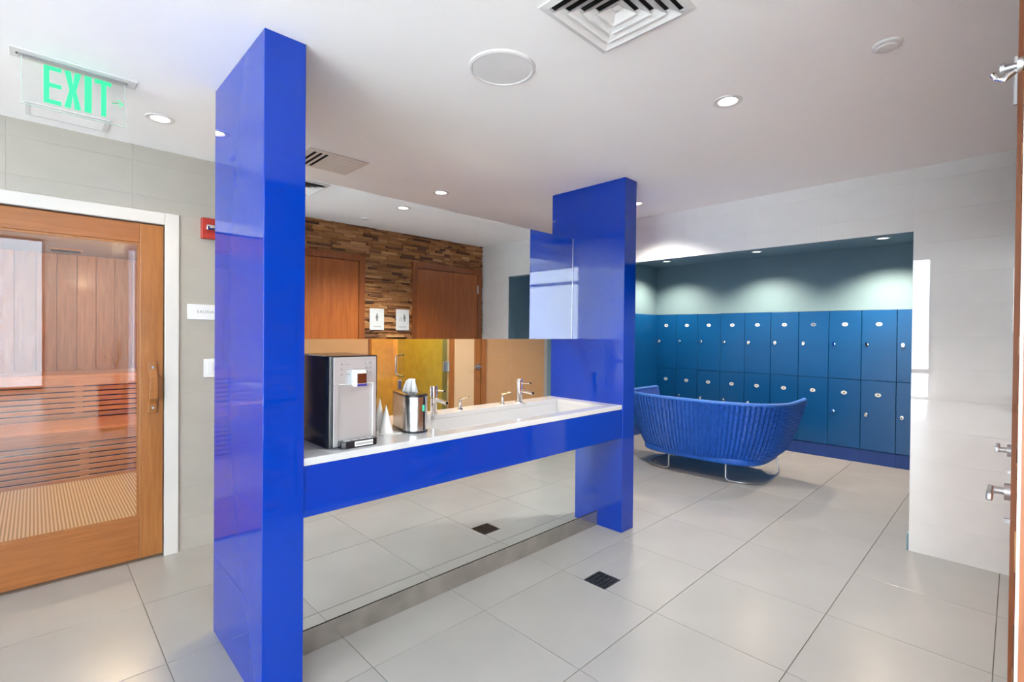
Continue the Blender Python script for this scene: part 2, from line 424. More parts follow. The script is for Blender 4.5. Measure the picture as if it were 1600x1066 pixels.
tag(put('trim_6', join(box(.93, 1.049, -.16, -.0075, 0, ZC), box(.934, 1.049, -.0074, -.005, 0, ZC)), M_cherryd), 'dark cherry end board of the strip wall at the right edge', 'trim', kind='structure')
tag(put('trim_7', box(.9295, .9338, -.0074, -.0040, 0, ZC), M_white), 'thin cream edge strip of the strip wall at the right edge', 'trim', kind='structure')
def restroom_door(name, D, label, hinge_right):
    cx0, cx1, cz, x0, x1, zt = D
    t = thing(name, ((x0 + x1) / 2, -.05, 0), label, 'door', kind='structure')
    put('leaf', bbx(x0 + .004, x1 - .004, -.055, -.004, .008, zt - .004, .002), M_cherry, t)
    put('casing', join(box(cx0, x0, -.06, .003, 0, cz), box(x1, cx1, -.06, .003, 0, cz), box(x0, x1, -.06, .003, zt, cz)), M_cherryd, t)
    hx = x0 + .075 if hinge_right else x1 - .08; s = 1 if hinge_right else -1
    h = put('handle', join(lathe_y(hx, .86, .027, -.004, .020), tube([(hx, .018, .86), (hx, .052, .86)], .011, 12)), M_satin, t, True)
    put('lever', bev(join(box(min(hx - s * .012, hx + s * .115), max(hx - s * .012, hx + s * .115), .044, .060, .848, .872)), .004), M_satin, h)
    put('thumb_turn', join(lathe_y(hx, .765, .012, -.004, .004), box(hx - .003, hx + .003, .004, .020, .758, .772)), M_satin, t, True)
    for hz in (.25, 1.90):
        e = x1 if hinge_right else x0
        put('hinge', join(tube([(e, .004, hz - .05), (e, .004, hz + .05)], .006, 8), box(e - .010, e + .010, -.004, -.0005, hz - .05, hz + .05)), M_satin, t, True)
    return t
def lathe_y(x, z, r, y0, y1, n=24):
    v, f = lathe([(r, y0), (r, y1)], n)
    return [(x + a, c, z + b) for a, b, c in v], f
restroom_door('door_2', D2, 'cherry wood door left of the two restroom signs in the mirror', False)
restroom_door('door_3', D3, 'cherry wood door beside the white wall in the mirror', True)
# restroom signs on the strip wall
def rsign(x0, x1, z0, z1, label, wheel):
    t = thing('restroom_sign', ((x0 + x1) / 2, .002, z0), label, 'sign', 'white restroom signs')
    put('plate', bbx(x0, x1, .0015, .0075, z0, z1, .0012, 1), M_sign, t)
    cx, cz = (x0 + x1) / 2, (z0 + z1) / 2 + .022
    def fig(cx):
        return join(prism([(cx + .008 * math.cos(a * math.pi / 8), cz + .032 + .008 * math.sin(a * math.pi / 8)) for a in range(16)], .0074, .0086),
                    prism([(cx - .016, cz - .008), (cx + .016, cz - .008), (cx + .010, cz + .022), (cx - .010, cz + .022)], .0074, .0086),
                    prism([(cx - .006, cz - .040), (cx + .006, cz - .040), (cx + .010, cz - .008), (cx - .010, cz - .008)], .0074, .0086))
    put('figure', fig(cx if not wheel else cx + .022), M_grey, t)
    if wheel:
        w = cx - .026
        arc = [(w + .014 * math.cos(a), .008, cz - .022 + .014 * math.sin(a)) for a in [math.pi * 2 * k / 16 for k in range(16)]]
        put('wheelchair_symbol', join(tube(arc, .0016, 6, closed=True), tube([(w - .002, .008, cz + .012), (w, .008, cz - .008), (w + .012, .008, cz - .010), (w + .018, .008, cz - .028)], .0018, 6)), M_grey, t)
    M = Matrix(((-1, 0, 0, cx), (0, 0, 1, .0076), (0, 1, 0, z0 + .036), (0, 0, 0, 1)))
    text('lettering', 'RESTROOM', .017, M_grey, t, M)
rsign(2.465, 2.628, 1.387, 1.609, 'white restroom sign with single figure, seen in the mirror', False)
rsign(2.771, 2.931, 1.388, 1.612, 'white restroom sign with wheelchair symbol, seen in the mirror', True)
# coat hook on the strip wall near the camera
t = thing('coat_hook', (1.25, 0, 1.83), 'small chrome coat hook on the strip wall at right edge', 'hook')
put('rosette', lathe_y(1.25, 1.845, .014, -.006, .004), M_chrome, t, True)
put('peg', join(tube([(1.25, .0, 1.845), (1.25, .022, 1.845)], .006, 10), lathe_y(1.25, 1.845, .011, .020, .026)), M_satin, t, True)
put('arm', tube([(1.25, .004, 1.838), (1.25, .020, 1.826), (1.25, .030, 1.832), (1.25, .036, 1.842)], .0042, 8), M_chrome, t, True)

# ---- lobby shell (seen only in reflections, brings the daylight in)
def window(n, axis, at, a0, a1, z0, z1, label, bars, mull):
    t = thing('window_%d' % n, (at, (a0 + a1) / 2, z0) if axis == 'x' else ((a0 + a1) / 2, at, z0), label, 'window', kind='structure')
    def B(p0, p1, q0, q1, d=.03): return box(at - d, at + d, p0, p1, q0, q1) if axis == 'x' else box(p0, p1, at - d, at + d, q0, q1)
    put('window_frame', join(B(a0, a0 + .05, z0, z1), B(a1 - .05, a1, z0, z1), B(a0 + .05, a1 - .05, z0, z0 + .05), B(a0 + .05, a1 - .05, z1 - .05, z1)), M_satin, t)
    for b in bars: put('transom', B(a0 + .05, a1 - .05, b - .05, b + .05), M_satin, t)
    for m in mull: put('mullion', B(m - .03, m + .03, z0 + .05, z1 - .05, .034), M_satin, t)
    put('pane', B(a0 + .05, a1 - .05, z0 + .05, z1 - .05, .004), M_glass, t)
WIN = [(1.28, 1.80, .02, 3.45), (-7.0, -4.6, .02, 3.45), (-2.6, -.05, .02, 3.45)]
tag(put('wall_left', join(*[box(XW - .12, XW, a, b, c, d) for a, b, c, d in sub_rects((YLB, YSW, 0, ZLB), WIN)]), M_lobby), 'white lobby wall with tall windows', 'wall', kind='structure')
window(1, 'x', XW - .06, *WIN[0], 'tall daylight window reflected in the white tile wall', (3.2, .62), ())
window(5, 'x', XW - .06, *WIN[2], 'broad unseen lobby window added to let sun in between the two others', (3.2, .62), (-1.3,))  # added opening, out of view, so sun lands on the lobby floor
window(2, 'x', XW - .06, *WIN[1], 'wide lobby window reflected in the blue pillar', (2.95, .62), ())
CW = (-.60, .18, .10, 3.3)
tag(put('wall_lobby', join(*([box(a, b, YLB - .12, YLB, c, d) for a, b, c, d in sub_rects((XW, XLB, 0, ZLB), [CW])] + [box(XLB, XLB + .1, YLB, -.16, 0, ZLB)])), M_lobby), 'plain white lobby walls behind the camera', 'wall', kind='structure')
window(3, 'y', YLB - .06, *CW, 'lobby window behind the sheer curtain reflected in the sauna glass', (), ())
cg = [(-.50 + i * .008, YLB + .035 + .018 * math.sin(i * .9)) for i in range(81)]
V = [(x, y, zz) for zz in (CW[2] - .05, CW[3]) for x, y in cg]
tag(put('sheer_curtain', (V, [(i, i + 1, i + 82, i + 81) for i in range(80)]), glass('sheer_fabric', (.50, .54, .58), .5, .5), None, True), 'sheer white curtain reflected in the sauna glass', 'curtain')
t = thing('flower_plinth', (.78, -1.55, 0), 'low glossy blue plinth reflected in the sauna glass', 'plinth')
put('body', bbx(.62, .95, -1.75, -1.35, .03, .62, .003), M_bluegl, t)
put('foot', box(.65, .92, -1.72, -1.38, 0, .03), M_black, t)
t = thing('orchid_vase', (.82, -1.52, .62), 'white vase of orchids on blue plinth in the glass reflection', 'vase')
put('vase', lathe([(.035, 0), (.055, .05), (.06, .14), (.03, .22), (.035, .25)], 24, (.82, -1.52, .62)), M_sign, t, True)
for k in range(9):
    a = random.uniform(0, 6.3); r = random.uniform(.04, .17); zz = random.uniform(.95, 1.28); p = (.82 + r * math.cos(a), -1.52 + r * math.sin(a), zz)
    s = put('stem', tube([(.82, -1.52, .85), ((.82 + p[0]) / 2 + .01, (-1.52 + p[1]) / 2, .95), p], .004, 6), M_leaf, t, True)
    pet = []
    for q in range(5):
        b = 2 * math.pi * q / 5
        pet.append(move(lathe([(.004, -.003), (.024, 0), (.004, .003)], 8), (p[0] + .026 * math.cos(b), p[1] + .012 * math.sin(b), p[2] + .026 * math.sin(b))))
    put('blossom', join(*pet), M_petal if k % 3 else M_orange, s, True)

# ================================================================== SAUNA
tag(put('trim_1', bev(join(box(SX1 + .0005, SX1 + .0715, YSW - .014, YSW + .003, 0, SZ + .0705)), .003), M_white), 'white door casing upright right of the sauna door', 'door casing', kind='structure')
tag(put('trim_2', bev(box(SX0 - .0715, SX1, YSW - .014, YSW + .003, SZ + .0005, SZ + .0705), .003), M_white), 'white door casing head above the sauna door', 'door casing', kind='structure')
tag(put('trim_3', bev(box(SX0 - .0715, SX0 - .0005, YSW - .014, YSW + .003, 0, SZ), .003), M_white), 'white door casing upright left of the sauna door', 'door casing', kind='structure')
sd = thing('door_1', ((SX0 + SX1) / 2, YSW + .02, 0), 'golden wood framed glass sauna door with wooden pull', 'door', kind='structure')
yd0, yd1 = YSW + .001, YSW + .042
GX0, GX1, GZ0, GZ1 = SX0 + .125, .445, .262, 1.874
put('stile', bbx(GX1, SX1 - .006, yd0, yd1, .02, SZ - .008, .003), M_oak, sd)
put('stile', bbx(SX0 + .006, GX0, yd0, yd1, .02, SZ - .008, .003), M_oak, sd)
put('top_rail', bbx(GX0, GX1, yd0 + .0005, yd1, GZ1, SZ - .008, .003), M_oakh, sd)
put('bottom_rail', bbx(GX0, GX1, yd0 + .0005, yd1, .02, GZ0, .003), M_oakh, sd)
put('glass_pane', box(GX0, GX1, yd0 + .018, yd0 + .024, GZ0, GZ1), M_glass, sd)
bd = .012
put('glazing_bead', join(box(GX0, GX1, yd0 + .006, yd0 + .017, GZ0, GZ0 + bd), box(GX0, GX1, yd0 + .006, yd0 + .017, GZ1 - bd, GZ1), box(GX1 - bd, GX1, yd0 + .006, yd0 + .017, GZ0 + bd, GZ1 - bd), box(GX0, GX0 + bd, yd0 + .006, yd0 + .017, GZ0 + bd, GZ1 - bd)), M_oak, sd)
hx0, hx1 = .486, .526
hp = prism([(yd0, 1.173), (yd0 - .014, 1.173), (yd0 - .016, 1.115), (yd0 - .048, 1.085), (yd0 - .052, 1.02), (yd0 - .048, .958), (yd0 - .016, .928), (yd0 - .014, .872), (yd0, .872), (yd0, .93), (yd0 - .030, .965), (yd0 - .034, 1.02), (yd0 - .030, 1.078), (yd0, 1.115)], hx0, hx1, 'x')
hd = put('handle', bev(hp, .003), M_oak, sd)
for zz in (1.143, .902): put('bolt', lathe_y((hx0 + hx1) / 2, zz, .007, yd0 - .018, yd0 - .012, 12), M_steel, hd, True)
# interior
YS1 = YSW + .115; YS3 = 7.4; XS0, XS1, ZS = -1.3, 1.5, 2.20
M_duck = mat_mat()
ms = thing('wall_sauna', (0, YS3, 0), 'cedar board walls inside the sauna', 'wall', kind='structure')
bw = .165
bm_ = mesh('wall_board', bbx(-bw / 2 + .0012, bw / 2 - .0012, 0, .02, 0, ZS, .004, 1), M_sauna)
n = int((XS1 - XS0) / bw)
for i in range(n + 1): share('wall_board', bm_, (XS0 + bw * (i + .5), YS3, 0), ms)
put('side_wall', box(XS0 - .03, XS0, YS1, YS3 + .02, 0, ZS), M_sauna, ms)
put('side_wall', box(XS1 + .16, XS1 + .19, YS1, YS3 + .02, 0, ZS), M_sauna, ms)
put('backing', box(XS0 - .03, XS1 + .19, YS3 + .021, YS3 + .06, 0, ZS), M_dark, ms)
tag(put('ceiling_sauna', box(XS0 - .03, XS1 + .19, YS1, YS3 + .06, ZS, ZS + .05), plain('sauna_ceiling', (.45, .36, .29), .7)), 'pale board ceiling inside the sauna', 'ceiling', kind='structure')
tag(put('sauna_mat', box(XS0 + .02, XS1 + .14, YS1 + .01, 5.82, 0.001, .018), M_duck), 'beige ribbed mat on the sauna floor', 'mat')
def sauna_bench(y0, y1, zt, zb, nsl, label):
    t = thing('sauna_bench', (.1, (y0 + y1) / 2, zb), label, 'bench', 'stepped sauna benches')
    bx0, bx1 = XS0 + .01, XS1 + .15
    dep = (y1 - y0) / 5
    for k in range(5): put('seat_board', bbx(bx0, bx1, y0 + .02 + k * dep * .97, y0 + .02 + (k + 1) * dep * .97 - .012, zt - .028, zt, .004, 1), M_saunah, t)
    put('front_board', bbx(bx0, bx1, y0, y0 + .02, zt - .115, zt, .004, 1), M_saunah, t)
    sh = (zt - .12 - zb) / nsl
    for k in range(nsl): put('slat', bbx(bx0, bx1, y0 + .012, y0 + .03, zb + k * sh + .006, zb + (k + 1) * sh - .006, .003, 1), M_saunah, t)
    for xx in (-.9, .33, 1.2): put('upright', box(xx - .03, xx + .03, y0 + .032, y0 + .07, zb + .001, zt - .03), M_sauna, t)
    put('shadow_board', box(bx0, bx1, y0 + .075, y0 + .08, zb + .001, zt - .03), M_dark, t)  # dark sheet put in for the shade behind the slats
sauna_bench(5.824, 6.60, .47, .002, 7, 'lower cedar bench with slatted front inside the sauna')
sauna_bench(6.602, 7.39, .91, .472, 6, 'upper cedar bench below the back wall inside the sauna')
t = thing('sauna_vent', (.24, 7.0, ZS - .012), 'dark slotted vent in the sauna ceiling', 'vent')
put('frame', join(box(.12, .37, 6.90, 7.10, ZS - .012, ZS)), M_sauna, t); put('slot', box(.13, .36, 6.91, 7.09, ZS - .014, ZS - .012), M_dark, t)

# ================================================================== STEAM ROOM and doors seen through the vanity gap
st = thing('wall_steam', (2.3, YSW + .12, 0), 'yellow mosaic walls inside the steam room', 'wall', kind='structure')
put('back_wall', box(TX0 - .1, TX1 + .1, 4.75, 4.80, 0, 2.30), M_yel, st)
put('side_wall', box(TX0 - .13, TX0 - .1, YSW + .116, 4.80, 0, 2.30), M_yel, st); put('side_wall', box(TX1 + .1, TX1 + .13, YSW + .116, 4.80, 0, 2.30), M_yel, st)
put('lid', box(TX0 - .13, TX1 + .13, YSW + .116, 4.80, 2.30, 2.34), M_yel, st)
put('lamp_lens', lathe([(.06, -.012), (.06, 0)], 24, (2.2, 4.35, 2.30)), M_lens, st, True)
lamp('steam_lamp', 'POINT', (2.2, 4.35, 2.1), 16, (1.0, .82, .45), st, shadow_soft_size=.08)
tag(put('trim_4', join(box(TX0, TX0 + .02, YSW - .01, YSW + .10, 0, TZ), box(TX1 - .012, TX1 + .04, YSW - .012, YSW + .0035, 0, TZ + .03), box(TX0 - .02, TX1 - .012, YSW - .012, YSW + .0035, TZ, TZ + .03)), M_oak), 'golden wood frame around the steam room opening', 'door casing', kind='structure')
sg = thing('door_4', (2.43, YSW + .02, 0), 'olive tinted glass steam room door with bar pull', 'door', kind='structure')
put('glass_pane', box(2.176, 2.682, YSW + .018, YSW + .026, .012, 2.03), M_olive, sg)
put('pull_handle', tube([(2.232, YSW + .026, 1.175), (2.226, YSW + .075, 1.175), (2.212, YSW + .098, 1.165), (2.206, YSW + .102, 1.15), (2.206, YSW + .102, 1.02), (2.212, YSW + .098, 1.005), (2.226, YSW + .075, .995), (2.232, YSW + .026, .995)], .009, 10), M_satin, sg, True)
put('latch', bbx(2.176, 2.205, YSW + .010, YSW + .034, .885, .965, .002), M_satin, sg)
for zz in (1.06, .25, 1.85): put('hinge', join(bbx(2.635, 2.684, YSW + .008, YSW + .018, zz - .045, zz + .045, .002), tube([(2.684, YSW - .004, zz - .045), (2.684, YSW - .004, zz + .045)], .008, 8)), M_satin, sg)
sg2 = thing('window_4', (2.05, YSW + .02, 0), 'clear fixed glass panel beside the steam room door', 'window', kind='structure')
put('glass_pane', box(TX0 + .021, 2.172, YSW + .018, YSW + .026, .012, 2.03), M_glass, sg2)
sv4 = thing('door_5', (2.93, YSW, 0), 'narrow tan door with round lever beyond the sink', 'door', kind='structure')
put('leaf', bbx(2.745, 3.052, YSW - .012, YSW + .0035, .01, 2.03, .002), M_tan, sv4)
put('jamb', join(box(3.060, 3.122, YSW - .018, YSW + .0035, 0, 2.05), box(2.745, 3.060, YSW - .018, YSW + .0035, 2.034, 2.06)), M_oak, sv4)
put('gap_shade', box(3.052, 3.060, YSW - .004, YSW + .0035, .01, 2.034), M_dark, sv4)  # black strip painted in for the dark of the door gap
put('edge_strip', box(2.975, 3.052, YSW - .014, YSW - .012, .01, 2.03), M_oak, sv4)
put('lever', join(lathe_y(3.018, 1.046, .024, YSW - .022, YSW - .014), tube([(3.018, YSW - .02, 1.046), (3.018, YSW - .055, 1.046)], .008, 8), tube([(3.024, YSW - .055, 1.046), (2.94, YSW - .055, 1.046)], .008, 8)), M_satin, sv4, True)

# sauna sign, switch, fire alarm strobe, on the tiled wall
t = thing('sauna_sign', (.78, YSW, 1.432), 'white sauna sign on the tiled wall by the blue pillar', 'sign')
put('plate', bbx(.679, .885, YSW - .008, YSW, 1.432, 1.527, .0012, 1), M_sign, t)
text('lettering', 'SAUNA', .026, M_grey, t, Matrix(((1, 0, 0, .776), (0, 0, -1, YSW - .0083), (0, 1, 0, 1.480), (0, 0, 0, 1))), space=1.15)
t = thing('light_switch', (.825, YSW, 1.067), 'white double rocker light switch behind the blue pillar', 'light switch')
put('plate', bbx(.768, .886, YSW - .007, YSW, 1.067, 1.184, .002), M_sign, t)
for xx in (.802, .852): put('rocker', bbx(xx - .016, xx + .016, YSW - .012, YSW - .007, 1.092, 1.160, .002), M_sign, t)
t = thing('fire_alarm_strobe', (.81, YSW, 1.94), 'red fire alarm strobe on the tiled wall', 'alarm')
put('body', bbx(.748, .872, YSW - .045, YSW, 1.94, 2.068, .004), M_red, t)
put('lens', bbx(.768, .862, YSW - .068, YSW - .045, 1.990, 2.024, .006, 2), M_chrome, t, True)

# ================================================================== BLUE PILLARS
for (a, b, lab) in ((XP0, XP1, 'tall glossy blue pillar nearest the sauna door'), (XQ0, XQ1, 'tall glossy blue pillar beside the woven sofa')):
    tag(put('pillar', bbx(a, b, YP0, YP1, .0005, ZC - .0005, .0022, 2), M_bluegl), lab, 'pillar', 'blue pillars of the vanity')

# ================================================================== VANITY
YCT, ZST, ZSB, ZFB = 1.8794, .8792, .8503, .6533
YLM, YUM, ZPL = 2.0772, 2.3215, .1053
vx0, vx1 = XP1 + .0006, XQ0 - .0006
BX0, BX1, BY0, BY1, BD = 1.44, 2.785, 1.962, 2.392, .115
vt = thing('vanity', ((vx0 + vx1) / 2, 2.2, ZFB), 'long white trough sink counter with glossy blue front', 'vanity')
ring = [(vx0, YCT), (vx1, YCT), (vx1, YP1), (vx0, YP1)]; inn = [(BX0, BY0), (BX1, BY0), (BX1, BY1), (BX0, BY1)]
V = [(x, y, ZST) for x, y in ring] + [(x, y, ZST) for x, y in inn] + [(x, y, ZSB) for x, y in ring] + [(x, y, ZSB) for x, y in inn]
F = []
for i in range(4):
    j = (i + 1) % 4
    F += [(i, j, 4 + j, 4 + i), (8 + j, 8 + i, 12 + i, 12 + j), (i, 8 + i, 8 + j, j), (4 + i, 4 + j, 12 + j, 12 + i)]
put('countertop', bev((V, F), .0018, 2), M_solid, vt)
iz = ZST - BD; e = .012
def q(z, g): return [(BX0 + g, BY0 + g, z), (BX1 - g, BY0 + g, z), (BX1 - g, BY1 - g, z), (BX0 + g, BY1 - g, z)]
V = q(ZSB - .0005, .0) + q(iz + .02, .002) + q(iz + .004, .010) + q(iz, .03) + q(ZSB - .0005, -e) + q(iz - e, -e)
F = []
for L_ in (0, 4, 8):
    for i in range(4): F.append((L_ + i, L_ + (i + 1) % 4, L_ + 4 + (i + 1) % 4, L_ + 4 + i))
F.append((12, 13, 14, 15))
for i in range(4): F += [(16 + i, 16 + (i + 1) % 4, 20 + (i + 1) % 4, 20 + i), (i, (i + 1) % 4, 16 + (i + 1) % 4, 16 + i)]
F.append((20, 21, 22, 23))
bs = put('basin', (V, F), M_solid, vt)
for dx in (1.72, 2.44): put('drain', lathe([(.022, 0), (.022, .004), (.012, .005)], 20, (dx, 2.19, iz + .0005)), M_chrome, bs, True)
put('front_panel', bbx(vx0, vx1, YCT + .002, YCT + .02, ZFB, ZSB - .0005, .0015, 1), M_bluegl, vt)
put('back_panel', bbx(vx0, vx1, YP1 - .02, YP1, .0, ZSB - .0005, .0015, 1), M_bluegl, vt)
put('underside', box(vx0, vx1, YCT + .0205, YP1 - .0205, ZFB + .004, ZFB + .02), M_black, vt)
t = thing('mirror', ((vx0 + vx1) / 2, YLM, 0), 'wide mirror panel below the sink counter with steel plinth', 'mirror', 'vanity mirrors')
put('mirror_glass', box(vx0, vx1, YLM, YLM + .006, ZPL, ZFB + .0035), M_mirror, t)
put('edge', box(vx0, vx1, YLM - .001, YLM + .006, ZPL - .004, ZPL), M_dark, t)
put('plinth', bbx(vx0, vx1, YLM, YLM + .03, .0, ZPL - .004, .001, 1), M_plinth, t)
ZMT, ZMB = 2.0752, 1.3269
t = thing('mirror', ((vx0 + vx1) / 2, YUM, ZMB), 'wide upper mirror hung between the blue pillars', 'mirror', 'vanity mirrors')
put('mirror_glass', box(vx0, vx1 - .004, YUM, YUM + .006, ZMB, ZMT), M_mirror, t)
put('edge_strip', box(vx1 - .004, vx1, YUM - .001, YUM + .02, ZMB, ZMT), M_satin, t)
put('back_panel', bbx(vx0, vx1, YUM + .0205, YUM + .045, ZMB, ZMT, .001, 1), M_bluegl, t)
put('mirror_backing', box(vx0, vx1 - .004, YUM + .006, YUM + .02, ZMB + .001, ZMT - .001), M_satin, t)

# faucets and soap pumps on the back rim
def faucet(x, y, label):
    t = thing('faucet', (0, 0, ZST), label, 'faucet', 'chrome faucets of the trough sink')
    put('base', lathe([(.027, 0), (.027, .006), (.023, .008)], 24, (0, 0, 0)), M_chrome, t, True, True)
    put('body', lathe([(.0215, .008), (.0215, .092)], 28), M_chrome, t, True, True)
    put('head', lathe([(.0235, .096), (.0235, .162), (.0215, .166)], 28), M_chrome, t, True, True)
    s = put('spout', tube([(0, -.012, .086), (0, -.06, .083), (0, -.135, .076)], .0115, 16), M_chrome, t, True, True)
    put('aerator', tube([(0, -.1350, .0760), (0, -.1362, .0758)], .009, 16), M_dark, s, True, True); s.children[0].location = Vector(s.children[0].location) - s.location
    s = put('lever', tube([(0, -.018, .138), (0, -.105, .143)], .0048, 10), M_chrome, t, True, True)
    put('lever_tip', tube([(0, -.105, .143), (0, -.112, .1434)], .006, 10), M_black, s, True, True); s.children[0].location = Vector(s.children[0].location) - s.location
    t.location = (x, y, ZST); WL[t.name] = Vector((x, y, ZST))
faucet(1.713, 2.435, 'chrome mixer faucet beside the steel tissue dispenser')
faucet(2.439, 2.435, 'chrome mixer faucet at the far end of the sink')
def pump(x, y, label, rz):
    t = thing('soap_pump', (x, y, ZST), label, 'soap pump', 'soap pumps of the trough sink', rz)
    put('base', lathe([(.020, 0), (.020, .004), (.011, .012), (.0095, .045)], 20), M_chrome, t, True, True)
    put('neck', lathe([(.0075, .045), (.0075, .068)], 16), M_chrome, t, True, True)
    put('nozzle', tube([(0, .004, .066), (0, -.03, .076), (0, -.085, .092)], [.006, .0045, .0035], 10), M_chrome, t, True, True)
pump(1.919, 2.44, 'slim chrome soap pump nearest the tissue dispenser', 0)
pump(2.285, 2.442, 'slim chrome soap pump near the far faucet', 0)

# water dispenser
wx0, wx1, wy0, wy1, wz0, wz1 = .858, 1.090, 1.962, 2.29, ZST + .0005, 1.262
t = thing('water_dispenser', ((wx0 + wx1) / 2, (wy0 + wy1) / 2, ZST), 'black and silver countertop water dispenser', 'water dispenser')
def rrect(x0, x1, y0, y1, r, n=6, front_only=False):
    pts = []
    for (cx, cy, a0, rr) in ((x1 - r, y0 + r, -90, r), (x1 - r * .3, y1 - r * .3, 0, r * .3), (x0 + r * .3, y1 - r * .3, 90, r * .3), (x0 + r, y0 + r, 180, r)):
        for k in range(n + 1):
            a = math.radians(a0 + 90 * k / n); pts.append((cx + rr * math.cos(a), cy + rr * math.sin(a)))
    return pts
body = prism(rrect(wx0, wx1, wy0, wy1, .026), wz0, wz1, 'z')
put('body', bev(body, .003, 1), M_black, t, True)
fx0, fx1 = wx0 + .024, wx1 - .016; fy = wy0 - .004
ax0, ax1, az0, az1 = fx0 + .022, fx1 - .016, wz0 + .03, wz0 + .262      # dispensing niche
put('front_panel', join(bbx(fx0, fx1, fy, wy0 + .004, az1, wz1 - .006, .0015, 1), bbx(fx0, ax0, fy, wy0 + .004, wz0 + .004, az1, .0015, 1), bbx(ax1, fx1, fy, wy0 + .004, wz0 + .004, az1, .0015, 1), bbx(ax0, ax1, fy, wy0 + .004, wz0 + .004, az0, .0015, 1)), M_silver, t)
V = []
for yy, ins in ((fy + .001, 0), (fy + .0035, .008)): V += [(ax0 + ins, yy, az0), (ax1 - ins * 2, yy, az0), (ax1 - ins * 2, yy, az1 - ins), (ax0 + ins, yy, az1 - ins)]
put('niche', (V, [(0, 1, 5, 4), (1, 2, 6, 5), (2, 3, 7, 6), (3, 0, 4, 7), (4, 5, 6, 7)]), M_silver, t)
put('niche_highlight', box(ax1 - .003, ax1 + .001, fy - .003, fy + .001, az0 + .004, az1 + .002), M_sign, t)  # white strip painted in as the bright highlight down the niche side
put('niche_lip_highlight', box(ax0, ax1, fy - .004, fy + .001, az1 - .001, az1 + .003), M_sign, t)  # highlight along the niche top, put in as a white line
nx = (ax0 + ax1) / 2 + .004
nz = put('nozzle', bev(prism([(fy + .001, az1 + .062), (fy - .020, az1 + .062), (fy - .032, az1 + .045), (fy - .032, az1 - .010), (fy + .001, az1 - .004)], nx - .030, nx + .030, 'x'), .004, 2), M_sign, t, True)
put('nozzle_window', bbx(nx - .016, nx + .026, fy - .0345, fy - .032, az1 + .004, az1 + .046, .0008, 1), plain('dark_amber_plastic', (.10, .022, .010), .2, .5), nz)
put('nozzle_stripe', box(nx - .016, nx + .028, fy - .0335, fy - .032, az1 - .008, az1 + .002), plain('violet_plastic', (.05, .04, .25), .3), nz)
tr = put('drip_tray', bev(prism([(ax0 - .004, fy + .001), (ax0 - .004, fy - .030), (ax0 + .012, fy - .044), (ax1 - .006, fy - .044), (ax1 + .006, fy - .030), (ax1 + .006, fy + .001)], wz0, wz0 + .030, 'z'), .003, 2), M_black, t)
for k in range(4): put('tray_grate', box(ax0 + .012 + k * .034, ax0 + .040 + k * .034, fy - .034, fy - .006, wz0 + .0295, wz0 + .0315), M_silver, tr)
put('tray_label', box(ax0 + .05, ax1 - .022, fy - .0452, fy - .0436, wz0 + .006, wz0 + .026), M_sign, tr)
for k in range(9): put('label_print', box(ax0 + .056 + k * .0085, ax0 + .0625 + k * .0085, fy - .0456, fy - .0451, wz0 + .012, wz0 + .019), M_grey, tr)
for k in range(3):
    zz = wz1 - .036 - k * .021
    put('indicator', lathe_y(fx0 + .034, zz, .0032, fy - .001, fy + .001, 12), M_grey, t)
    put('indicator_print', box(fx0 + .052, fx0 + .070, fy - .0004, fy + .0006, zz - .002, zz + .002), plain('print_grey', (.35, .36, .38), .5) if k == 0 else MATS['print_grey'], t)
    put('button', bbx(fx0 + .140, fx0 + .151, fy - .0012, fy + .001, zz - .001, zz + .010, .001, 1), MATS['print_grey'] if k < 2 else M_grey, t)
    put('button_print', box(fx0 + .158, fx0 + .170, fy - .0004, fy + .0006, zz - .002, zz + .010), MATS['print_grey'], t)

# tissue dispenser
tl, tw, th = .275, .118, .185
t = thing('tissue_dispenser', (1.352, 2.125, ZST), 'oval brushed steel tissue dispenser with black lid', 'tissue dispenser', rz=-.24)
def oval(l, w, n=14):
    r = w / 2; p = []
    for k in range(n + 1): a = -math.pi + math.pi * k / n; p.append((r * math.cos(a), -l / 2 + r + r * math.sin(a)))
    for k in range(n + 1): a = math.pi * k / n; p.append((r * math.cos(a), l / 2 - r + r * math.sin(a)))
    return p
put('body', prism(oval(tl, tw), .011, th - .012, 'z'), M_steel, t, True, True)
put('foot', prism(oval(tl + .003, tw + .003), .0005, .011, 'z'), M_black, t, True, True)
put('lid', bev(prism(oval(tl + .004, tw + .004), th - .012, th, 'z'), .003, 2), M_black, t, True, True)
put('stripe', prism([(.022 + (tw / 2 + .0012) * math.sin(a) * 0 + dx, -tl / 2 + .004 + dy) for a, dx, dy in ((0, -.009, .0035), (0, -.009, -.0015), (0, .009, .0025), (0, .009, .009))], .013, th - .013, 'z'), M_black, t, False, True)
put('indicator', box(.017, .027, -tl / 2 + .0015, -tl / 2 + .006, .105, .135), M_green, t, False, True)
V = []; nn = 15; NZ = 7
for k in range(nn):
    a = k / (nn - 1)
    for zz in range(NZ):
        f = zz / (NZ - 1); a2 = .5 + (a - .5) * (1 - .42 * f) + .06 * f
        fold = .009 * math.sin(k * 1.25) * (.4 + .8 * f)
        V.append((-.030 + .062 * a2 + fold * .7, .040 - .076 * a2 + fold * .6, th - .002 + f * (.060 + .010 * math.sin(a * 2.8))))
put('tissue', (V, [(k * NZ + j, (k + 1) * NZ + j, (k + 1) * NZ + j + 1, k * NZ + j + 1) for k in range(nn - 1) for j in range(NZ - 1)]), M_paper, t, True, True)

